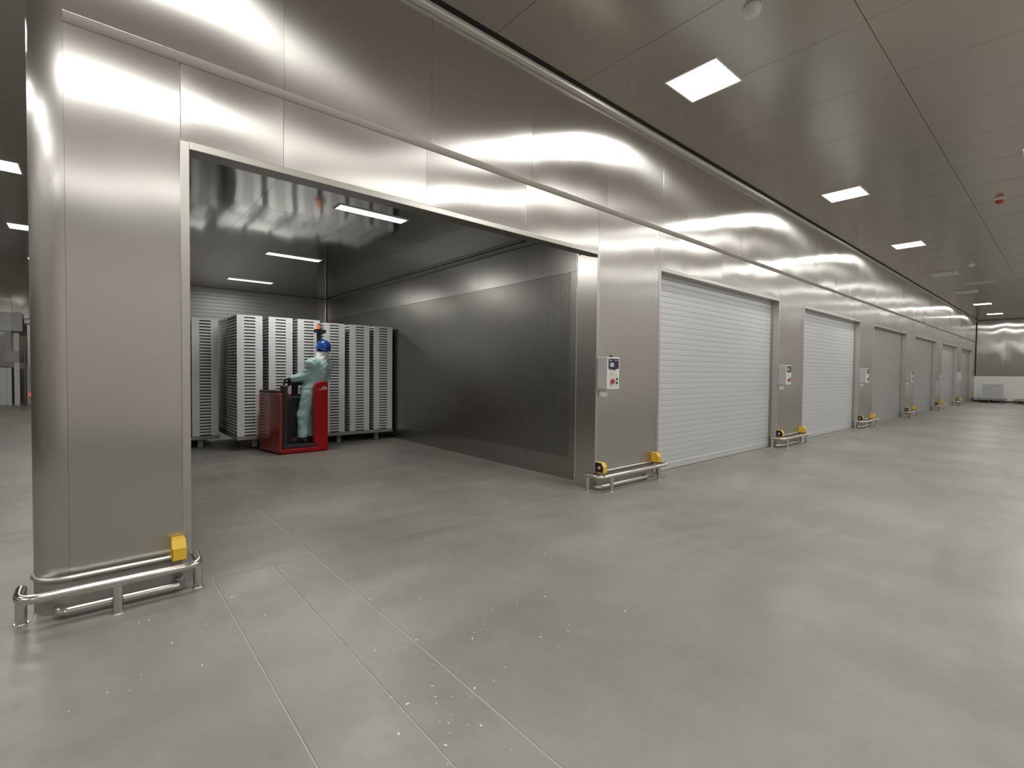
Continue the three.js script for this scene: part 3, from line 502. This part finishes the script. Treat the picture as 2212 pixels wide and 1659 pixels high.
// ================================================================ THE RED PALLET TRUCK
{
  const t = thing('pallet_truck', 'red stand-on pallet truck with tall backrest lifting the tray stacks', 'pallet truck', [2.68, 0, -8.95]), ox = -2.68, oz = 8.95;
  const fp = (pts, y0, y1, bev = 0.01) => { const s = poly(pts.map(([x, z]) => [x + ox, -(z + oz)])); return T(extrude(s, y1 - y0 - 2 * bev, bev, 2).rotateX(-Math.PI / 2), 0, y0 + bev, 0); };
  const bx = (x0, x1, y0, y1, z0, z1, c = 0.008) => span(x0 + ox, x1 + ox, y0, y1, z0 + oz, z1 + oz, c);
  // motor and battery housing with chamfered left flank
  mesh('motor_housing', fp([[2.365, -8.60], [2.33, -8.61], [2.26, -8.88], [2.185, -9.28], [2.32, -9.32], [2.42, -9.0], [2.40, -8.66]], 0.03, 1.035, 0.018), M.redGloss, t);
  mesh('front_cowl', bx(2.21, 3.10, 0.05, 0.98, -9.32, -9.14, 0.03), M.red, t);
  mesh('top_cover', fp([[2.38, -8.68], [2.32, -8.70], [2.25, -8.9], [2.18, -9.29], [2.42, -9.31], [2.46, -9.0]], 1.03, 1.065, 0.012), M.black, t);
  mesh('skirt', [fp([[2.35, -8.602], [2.95, -8.585], [3.13, -8.61], [3.14, -9.2], [2.3, -9.2], [2.3, -8.75]], 0.012, 0.085, 0.012)], M.red, t);
  const mat = mesh('platform', [fp([[2.40, -8.63], [2.96, -8.615], [3.0, -9.15], [2.38, -9.15]], 0.085, 0.13, 0.008)], M.rubber, t);
  const step = []; for (let i = 0; i < 5; i++) step.push(bx(2.46, 2.90, 0.128, 0.136, -8.69 - i * 0.09, -8.66 - i * 0.09, 0.002)); mesh('tread', step, M.black, mat);
  // tall padded backrest
  const s = new THREE.Shape(); s.moveTo(2.905 + ox, 0.03); s.lineTo(3.142 + ox, 0.03); s.lineTo(3.142 + ox, 1.205); s.quadraticCurveTo(3.12 + ox, 1.222, 3.09 + ox, 1.224); s.lineTo(3.02 + ox, 1.22); s.quadraticCurveTo(2.905 + ox, 1.205, 2.905 + ox, 1.08); s.closePath();
  const back = mesh('backrest', T(extrude(s, 0.075, 0.014, 3), 0, 0, -8.72 + oz), M.red, t);
  mesh('back_pad', bx(2.93, 3.11, 0.40, 1.14, -8.745, -8.715, 0.012), M.black, t);
  // white emblem on the backrest: three nested arcs over a bar, and a short swoosh
  const em = [], ec = [3.07 + ox, 1.085], zf = -8.631 + oz + 0.0006;
  for (const [r, w] of [[0.05, 0.007], [0.034, 0.006], [0.018, 0.006]]) em.push(T(new THREE.RingGeometry(r - w, r, 20, 1, 0.15, Math.PI - 0.5), ec[0], ec[1], zf));
  em.push(T(new THREE.PlaneGeometry(0.12, 0.007).rotateZ(0.03), ec[0] - 0.012, ec[1] - 0.002, zf), T(new THREE.PlaneGeometry(0.05, 0.006).rotateZ(-0.35), ec[0] - 0.075, ec[1] - 0.008, zf), T(new THREE.PlaneGeometry(0.042, 0.005).rotateZ(-0.9), ec[0] + 0.03, ec[1] + 0.02, zf));
  mesh('emblem', em, M.white, back);
  // inner console, post, steering column and handle
  mesh('console_post', bx(2.405, 2.49, 0.1, 1.155, -8.86, -8.70, 0.015), M.black, t);
  mesh('console', [fp([[2.44, -8.86], [2.86, -9.0], [2.9, -9.16], [2.42, -9.16]], 0.12, 0.92, 0.02)], M.black, t);
  mesh('dashboard', [bx(2.44, 2.86, 0.905, 0.955, -9.16, -8.92, 0.015)], M.rubber, t);
  mesh('steering_column', [tube([[2.68 + ox, 0.9, -9.02 + oz], [2.68 + ox, 1.05, -9.0 + oz], [2.67 + ox, 1.17, -8.97 + oz]], 0.055, 14, 16)], M.black, t, [0.045, 0, -0.12]);
  const H0 = [0.045, 0, -0.14], h = mesh('steering_handle', [bx(2.56, 2.88, 1.145, 1.225, -9.05, -8.91, 0.025), tube([[2.58 + ox, 1.19, -8.97 + oz], [2.52 + ox, 1.2, -8.955 + oz], [2.49 + ox, 1.21, -8.93 + oz], [2.485 + ox, 1.13, -8.925 + oz], [2.53 + ox, 1.12, -8.95 + oz], [2.60 + ox, 1.165, -8.97 + oz]], 0.018, 40, 12)], M.black, t, H0);
  mesh('control_button', [T(cyl(0.012, 0.012, 0.012, 12), 2.63 + ox, 1.23, -8.96 + oz), T(cyl(0.012, 0.012, 0.012, 12), 2.70 + ox, 1.23, -8.96 + oz), bx(2.78, 2.84, 1.222, 1.232, -8.99, -8.95, 0.003)], M.redButton, h);
  // mast with crossbar and amber beacon
  mesh('mast', [bx(3.12, 3.17, 0.5, 2.12, -9.16, -9.12, 0.004)], M.black, t);
  mesh('crossbar', bx(3.06, 3.27, 2.105, 2.17, -9.14, -9.09, 0.006), M.black, t);
  const bc = mesh('beacon', new THREE.LatheGeometry([[0, 0.085], [0.022, 0.08], [0.034, 0.06], [0.036, 0.012], [0.042, 0.01], [0.042, 0], [0, 0]].map((p) => new THREE.Vector2(...p)), 22), M.amber, t, [3.142 + ox, 2.17, -9.115 + oz]);
  mesh('beacon_cap', T(cyl(0.02, 0.028, 0.02, 18), 0, 0.09, 0), M.black, bc);
  for (const x of [2.40, 2.80]) mesh('fork', bx(x, x + 0.16, 0.05, 0.145 + 0.035, -10.85, -9.31, 0.008), M.rail, t);
  mesh('wheel', [T(cyl(0.06, 0.06, 0.08, 22).rotateZ(Math.PI / 2), 2.5 + ox, 0.06, -9.0 + oz)], M.rubber, t);
}

// ================================================================ THE OPERATOR
{
  const base = [2.85, 0.13, -8.80];
  const person = thing('person', 'worker in teal coveralls and blue helmet standing on the red truck, back turned', 'person', base);
  const V = (x, y, z) => new THREE.Vector3(x, y, z).sub(new THREE.Vector3(...base));
  // joints in world metres, shifted to the person's base
  const J = {
    pelvis: V(2.90, 1.03, -8.80), belly: V(2.96, 1.2, -8.80), chest: V(3.02, 1.42, -8.80), neck: V(3.08, 1.60, -8.82), head: V(3.118, 1.752, -8.85), crown: V(3.095, 1.85, -8.85),
    shL: V(2.89, 1.525, -8.70), elL: V(2.80, 1.295, -8.78), wrL: V(2.60, 1.262, -8.90),
    shR: V(3.205, 1.525, -8.88), elR: V(3.20, 1.27, -8.97), wrR: V(2.93, 1.25, -9.04),
    hipL: V(2.845, 0.99, -8.745), knL: V(2.755, 0.61, -8.76), anL: V(2.735, 0.225, -8.73), toL: V(2.60, 0.165, -8.80),
    hipR: V(2.97, 0.99, -8.86), knR: V(2.935, 0.61, -8.88), anR: V(2.93, 0.225, -8.83), toR: V(2.80, 0.165, -8.91),
  };
  person.position.add(new THREE.Vector3(0.045, 0, -0.14));   // stands behind the backrest
  const smin = (a, b, k) => { const h = Math.max(k - Math.abs(a - b), 0) / k; return Math.min(a, b) - h * h * k / 4; };
  const cap = (p, a, b, ra, rb) => { const bx = b.x - a.x, by = b.y - a.y, bz = b.z - a.z, px = p[0] - a.x, py = p[1] - a.y, pz = p[2] - a.z; const t = Math.max(0, Math.min(1, (px * bx + py * by + pz * bz) / (bx * bx + by * by + bz * bz))); return Math.hypot(px - bx * t, py - by * t, pz - bz * t) - (ra + (rb - ra) * t); };
  function surface(f, lo, hi, cell) {                   // marching cubes over a box, as a BufferGeometry
    const size = Math.max(hi[0] - lo[0], hi[1] - lo[1], hi[2] - lo[2]), n = Math.max(12, Math.ceil(size / cell) + 4), mc = new MarchingCubes(n, M.skin, false, false, 400000);
    const half = n / 2, s = cell, c = [(lo[0] + hi[0]) / 2, (lo[1] + hi[1]) / 2, (lo[2] + hi[2]) / 2];
    mc.isolation = 0;
    for (let k = 0; k < n; k++) { const z = c[2] + (k - half) * s; for (let j = 0; j < n; j++) { const y = c[1] + (j - half) * s; for (let i = 0; i < n; i++) { const x = c[0] + (i - half) * s; const out = x < lo[0] - s || x > hi[0] + s || y < lo[1] - s || y > hi[1] + s || z < lo[2] - s || z > hi[2] + s; mc.field[k * n * n + j * n + i] = out ? -1 : -f([x, y, z]); } } }
    mc.update();
    const g = new THREE.BufferGeometry(), cnt = mc.count, P = mc.positionArray.slice(0, cnt * 3), N = mc.normalArray.slice(0, cnt * 3);
    for (let i = 0; i < cnt; i++) { P[i * 3] = P[i * 3] * half * s + c[0]; P[i * 3 + 1] = P[i * 3 + 1] * half * s + c[1]; P[i * 3 + 2] = P[i * 3 + 2] * half * s + c[2]; const l = Math.hypot(N[i * 3], N[i * 3 + 1], N[i * 3 + 2]) || 1; for (let q = 0; q < 3; q++) N[i * 3 + q] /= l; }
    g.setAttribute('position', new THREE.BufferAttribute(P, 3)); g.setAttribute('normal', new THREE.BufferAttribute(N, 3)); g.setAttribute('uv', new THREE.BufferAttribute(new Float32Array(cnt * 2), 2));
    return g;
  }
  const f0 = new THREE.Vector3(-0.62, 0.26, -0.74).normalize(), up = new THREE.Vector3(0, 1, 0), rt = f0.clone().cross(up).normalize(), hu = rt.clone().cross(f0);
  const at = (o, a, b, c) => o.clone().addScaledVector(rt, a).addScaledVector(hu, b).addScaledVector(f0, c);   // right, up, forward
  const ell = (p, o, ra, rb, rc) => { const d = [p[0] - o.x, p[1] - o.y, p[2] - o.z], a = d[0] * rt.x + d[1] * rt.y + d[2] * rt.z, b = d[0] * hu.x + d[1] * hu.y + d[2] * hu.z, c = d[0] * f0.x + d[1] * f0.y + d[2] * f0.z; const k = Math.hypot(a / ra, b / rb, c / rc); return (k - 1) * Math.min(ra, rb, rc); };
  const H = J.head;
  const head = (p) => {
    let d = ell(p, H, 0.074, 0.115, 0.095);
    d = smin(d, ell(p, at(H, 0, -0.06, 0.035), 0.055, 0.06, 0.06), 0.03);                        // jaw
    d = smin(d, cap(p, at(H, 0, -0.005, 0.095), at(H, 0, -0.035, 0.112), 0.009, 0.014), 0.012);   // nose
    for (const s of [-1, 1]) { d = smin(d, ell(p, at(H, s * 0.077, -0.015, -0.005), 0.010, 0.031, 0.019), 0.008); d = Math.max(d, -ell(p, at(H, s * 0.032, 0.012, 0.10), 0.017, 0.010, 0.014)); d = smin(d, ell(p, at(H, s * 0.032, 0.012, 0.083), 0.014, 0.011, 0.012), 0.004); }
    d = smin(d, ell(p, at(H, 0, -0.068, 0.092), 0.024, 0.008, 0.010), 0.006); d = Math.max(d, -ell(p, at(H, 0, -0.068, 0.103), 0.022, 0.0025, 0.008));
    return d;
  };
  const trunk = (p, g) => {
    let d = cap(p, J.pelvis, J.belly, 0.13 + g, 0.125 + g); d = smin(d, cap(p, J.belly, J.chest, 0.125 + g, 0.135 + g), 0.06);
    d = smin(d, cap(p, J.shL, J.shR, 0.065 + g, 0.065 + g), 0.08); d = smin(d, cap(p, J.chest, J.neck, 0.11 + g, 0.055 + g), 0.06); return d;
  };
  const arm = (p, S, g) => { const a = J['sh' + S], e = J['el' + S], w = J['wr' + S]; return smin(cap(p, a, e, 0.054 + g, 0.042 + g), cap(p, e, w, 0.042 + g, 0.029 + g * 0.7), 0.03); };
  const leg = (p, S, g) => { const a = J['hip' + S], k = J['kn' + S], n = J['an' + S]; return smin(cap(p, a, k, 0.085 + g, 0.056 + g), cap(p, k, n, 0.058 + g, 0.04 + g), 0.04); };
  const body = (p) => {
    let d = smin(trunk(p, -0.012), cap(p, J.neck, J.head, 0.058, 0.056), 0.04); d = smin(d, head(p), 0.02);
    for (const S of ['L', 'R']) { d = smin(d, arm(p, S, -0.004), 0.03); d = smin(d, leg(p, S, -0.004), 0.03); d = smin(d, cap(p, J['an' + S], J['to' + S], 0.034, 0.026), 0.03); }
    return d;
  };
  mesh('body', surface(body, [-0.40, 0, -0.40], [0.56, 1.90, 0.34], 0.0125), M.skin, person);
  const wob = (p, a) => {                                // cloth folds: soft ridges that run down and across
    const x = p[0] - 0.6 * p[2], y = p[1], q = Math.sin(9 * y + 7 * x) * 0.5, k = (t) => 1 - 2 * Math.pow(Math.abs(Math.sin(t)), 0.7);
    return a * (0.75 * k(13 * x - 8 * y + 1.6 * q) + 0.6 * k(17 * y + 9 * x + 2.2 * Math.sin(11 * x)) + 0.35 * Math.sin(55 * x + 31 * y + 3 * q) + 0.25 * Math.sin(83 * y - 40 * x));
  };
  const jacket = (p) => {
    let d = trunk(p, 0.034);
    const waist = Math.max(0, 1 - Math.abs(p[1] + 0.13 - 1.10) / 0.10); d -= 0.016 * waist;        // blouses over the waistband
    for (const S of ['L', 'R']) d = smin(d, arm(p, S, 0.042), 0.05);
    d = smin(d, cap(p, J.neck, J.neck.clone().add(new THREE.Vector3(0.004, 0.03, -0.004)), 0.075, 0.07), 0.03);
    d += wob(p, 0.0075);
    const ww = p[1] + 0.13;
    d = Math.max(d, 0.985 - ww);                                                                // hem
    for (const S of ['L', 'R']) { const e = J['el' + S], w = J['wr' + S], dir = w.clone().sub(e).normalize(), q = (p[0] - w.x) * dir.x + (p[1] - w.y) * dir.y + (p[2] - w.z) * dir.z; const near = Math.hypot(p[0] - w.x, p[1] - w.y, p[2] - w.z); if (near < 0.12) d = Math.max(d, q - 0.005); }
    return Math.max(d, ww - 1.655);
  };
  mesh('jacket', surface(jacket, [-0.36, 0.80, -0.42], [0.54, 1.56, 0.36], 0.008), M.teal, person);
  const pants = (p) => {
    let d = smin(leg(p, 'L', 0.038), leg(p, 'R', 0.036), 0.02); d = smin(d, cap(p, J.pelvis, J.belly, 0.138, 0.125), 0.05);
    const ww = p[1] + 0.13; d += wob([p[0] * 1.5, p[1] * 0.55, p[2] * 1.5], 0.0055) - 0.008 * Math.max(0, 1 - Math.abs(ww - 0.30) / 0.08);
    return Math.max(d, ww - 1.09, 0.235 - ww);
  };
  mesh('trousers', surface(pants, [-0.32, 0.06, -0.30], [0.36, 1.0, 0.28], 0.008), M.teal, person);
  const shoes = (p) => {
    let d = 1; for (const S of ['L', 'R']) { const a = J['an' + S], o = J['to' + S], heel = a.clone().addScaledVector(o.clone().sub(a).setY(0).normalize(), -0.045); heel.y = 0.035; const toe = o.clone(); toe.y = 0.035; d = Math.min(d, smin(smin(cap(p, heel, toe, 0.042, 0.046), cap(p, a, heel, 0.050, 0.04), 0.04), cap(p, a, toe, 0.050, 0.044), 0.03)); }
    return Math.max(d, 0.006 - p[1]);
  };
  mesh('shoes', surface(shoes, [-0.36, 0, -0.26], [0.16, 0.18, 0.20], 0.008), M.black, person);
  // hood: white cloth over the neck and lower head, hair band, hard hat with brim
  const hood = (p) => { let d = smin(cap(p, at(J.neck, 0, -0.005, 0), at(H, 0, -0.05, -0.01), 0.108, 0.098), ell(p, at(H, 0, -0.015, -0.015), 0.092, 0.115, 0.108), 0.03); d += wob(p, 0.010); d = Math.max(d, -ell(p, at(H, 0, -0.02, 0.10), 0.062, 0.085, 0.07)); return Math.max(d, p[1] - (H.y + 0.005)); };
  mesh('hood', surface(hood, [0.04, 1.38, -0.24], [0.44, 1.72, 0.18], 0.007), M.hood, person);
  const tilt = new THREE.Group(); // orientation helper only for geometry
  const place = (g) => { const m = new THREE.Matrix4().makeBasis(rt, hu, f0.clone().negate()).setPosition(at(H, 0, 0.035, -0.005)); return g.applyMatrix4(m); };
  mesh('hair_band', place(T(cyl(0.098, 0.094, 0.055, 28), 0, -0.005, 0)), M.hair, person);
  const shell = new THREE.LatheGeometry([[0.0, 0.15], [0.03, 0.148], [0.065, 0.135], [0.095, 0.108], [0.114, 0.065], [0.121, 0.02], [0.124, 0.0], [0.132, -0.004], [0.130, -0.010], [0.119, -0.006], [0.112, 0.02]].map((p) => new THREE.Vector2(...p)), 36); shell.scale(0.98, 1.12, 1.1); shell.translate(0, 0.022, 0);
  const brim = extrude((() => { const s = new THREE.Shape(); s.absellipse(0, 0.02, 0.112, 0.175, 0, Math.PI, false); s.lineTo(-0.10, 0); s.quadraticCurveTo(0, 0.14, 0.10, 0); return s; })(), 0.005, 0.002).rotateX(-Math.PI / 2).rotateX(-0.12).translate(0, 0.02, 0);
  const ridge = T(cbox(0.024, 0.014, 0.09, 0.006), 0, 0.186, 0.0);
  const hat = mesh('helmet', [place(shell), place(ridge)], M.helmet, person);
  mesh('brim', place(brim), M.helmet, hat);
  // gloved hands: palm, four curled fingers and a thumb, closed round the handle
  function hand(S, grip, bend) {
    const w = J['wr' + S], e = J['el' + S], dir = w.clone().sub(e).normalize(), down = bend, side = dir.clone().cross(down).normalize();
    const Q = (a, b, c) => w.clone().addScaledVector(dir, a).addScaledVector(down, b).addScaledVector(side, c);
    const bones = []; const len = [0.9, 1, 0.95, 0.78];
    [-0.030, -0.010, 0.010, 0.029].forEach((c, i) => { const L = len[i], k = Q(0.085, 0.0, c), m1 = Q(0.085 + 0.032 * L, 0.016 * L, c), m2 = Q(0.085 + 0.030 * L, 0.044 * L, c), m3 = Q(0.085 + 0.006, 0.056 * L, c); bones.push([k, m1, 0.0098, 0.009], [m1, m2, 0.009, 0.0085], [m2, m3, 0.0085, 0.0075]); });
    const th = [Q(0.03, 0.01, -0.034), Q(0.058, 0.034, -0.046), Q(0.082, 0.052, -0.034)]; bones.push([th[0], th[1], 0.013, 0.011], [th[1], th[2], 0.011, 0.0085]);
    const f = (p) => { let d = smin(cap(p, Q(0.02, 0, -0.02), Q(0.085, 0, -0.026), 0.016, 0.014), cap(p, Q(0.02, 0, 0.02), Q(0.085, 0, 0.026), 0.016, 0.013), 0.025); d = smin(d, cap(p, Q(0.02, 0, 0), Q(0.085, 0, 0), 0.018, 0.014), 0.02); d = smin(d, cap(p, Q(-0.02, 0, 0), Q(0.03, 0, 0), 0.029, 0.026), 0.02); for (const b of bones) d = smin(d, cap(p, ...b), 0.006); return d; };
    const c = Q(0.06, 0.02, 0);
    return surface(f, [c.x - 0.11, c.y - 0.09, c.z - 0.11], [c.x + 0.11, c.y + 0.09, c.z + 0.11], 0.0035);
  }
  mesh('glove', hand('L', 0, new THREE.Vector3(-0.15, -1, 0).normalize()), M.rubber, person);
  mesh('glove', hand('R', 0, new THREE.Vector3(-0.1, -1, 0).normalize()), M.rubber, person);
}

// ================================================================ THE SIDE AISLE'S FAR END
{
  const z = -25;
  const t = thing('white_cabinet', 'white box cabinet on a pale post at the far end of the left aisle', 'cabinet', [-2.23, 0, z]);
  mesh('post', span(0.045, 0.19, 0, 2.62, -0.12, 0.02, 0.01), M.white, t);
  mesh('housing', T(extrude(rrect(-0.34, 2.68, 0.62, 0.68, 0.06), 0.4, 0.01), 0, 0, -0.42), M.white, t);
  mesh('door', span(-0.005, 0.275, 2.69, 3.35, -0.012, 0.012, 0.006), M.boxFace, t);
  mesh('junction_box', span(-0.2, 0.18, 1.57, 1.98, -0.25, 0.04, 0.01), M.boxGrey, t);
  mesh('cable_duct', span(-0.17, -0.02, 1.98, 2.68, -0.1, 0.0, 0.005), M.boxGrey, t);
  const p = thing('partition_panel', 'low white partition panel beside the post in the left aisle', 'partition', [-2.7, 0, z + 0.05]);
  mesh('panel', span(-0.6, 0.34, 0.03, 1.37, -0.02, 0.02, 0.006), M.white, p); mesh('edge_post', span(0.34, 0.46, 0, 1.37, -0.05, 0.05, 0.006), M.white, p); mesh('foot', span(-0.6, 0.4, 0, 0.03, -0.06, 0.06, 0.004), M.rail, p);
  const c = thing('steel_column', 'dark steel box column with pipe collars at the far end of the left aisle', 'column', [-1.73, 0, z]);
  mesh('shaft', span(-0.11, 0.13, 0, 2.95, -0.2, 0.05, 0.01), M.bayWall, c); mesh('collar', span(-0.2, 0.16, 2.95, 3.16, -0.25, 0.08, 0.03), M.rail, c);
  mesh('upper_shaft', span(-0.05, 0.13, 3.16, CEIL, -0.15, 0.03, 0.01), M.bayWall, c); mesh('foot_box', [span(-0.12, 0.0, 0, 1.40, 0.05, 0.14, 0.01), span(0.08, 0.15, 0, 1.40, 0.05, 0.14, 0.01), span(-0.12, 0.15, 1.2, 1.41, 0.05, 0.15, 0.01)], M.boxGrey, c);
  mesh('side_pipe', T(cyl(0.02, 0.02, 2.4, 10), -0.17, 1.2, 0.05), M.rail, c);
  mesh('red_lamp', T(new THREE.SphereGeometry(0.05, 16, 12), -0.03, 0.39, 0.16), M.redGlow, c);
}

scene.traverse((o) => { if (o.isMesh) o.castShadow = o.receiveShadow = true; });
renderer.render(scene, camera);
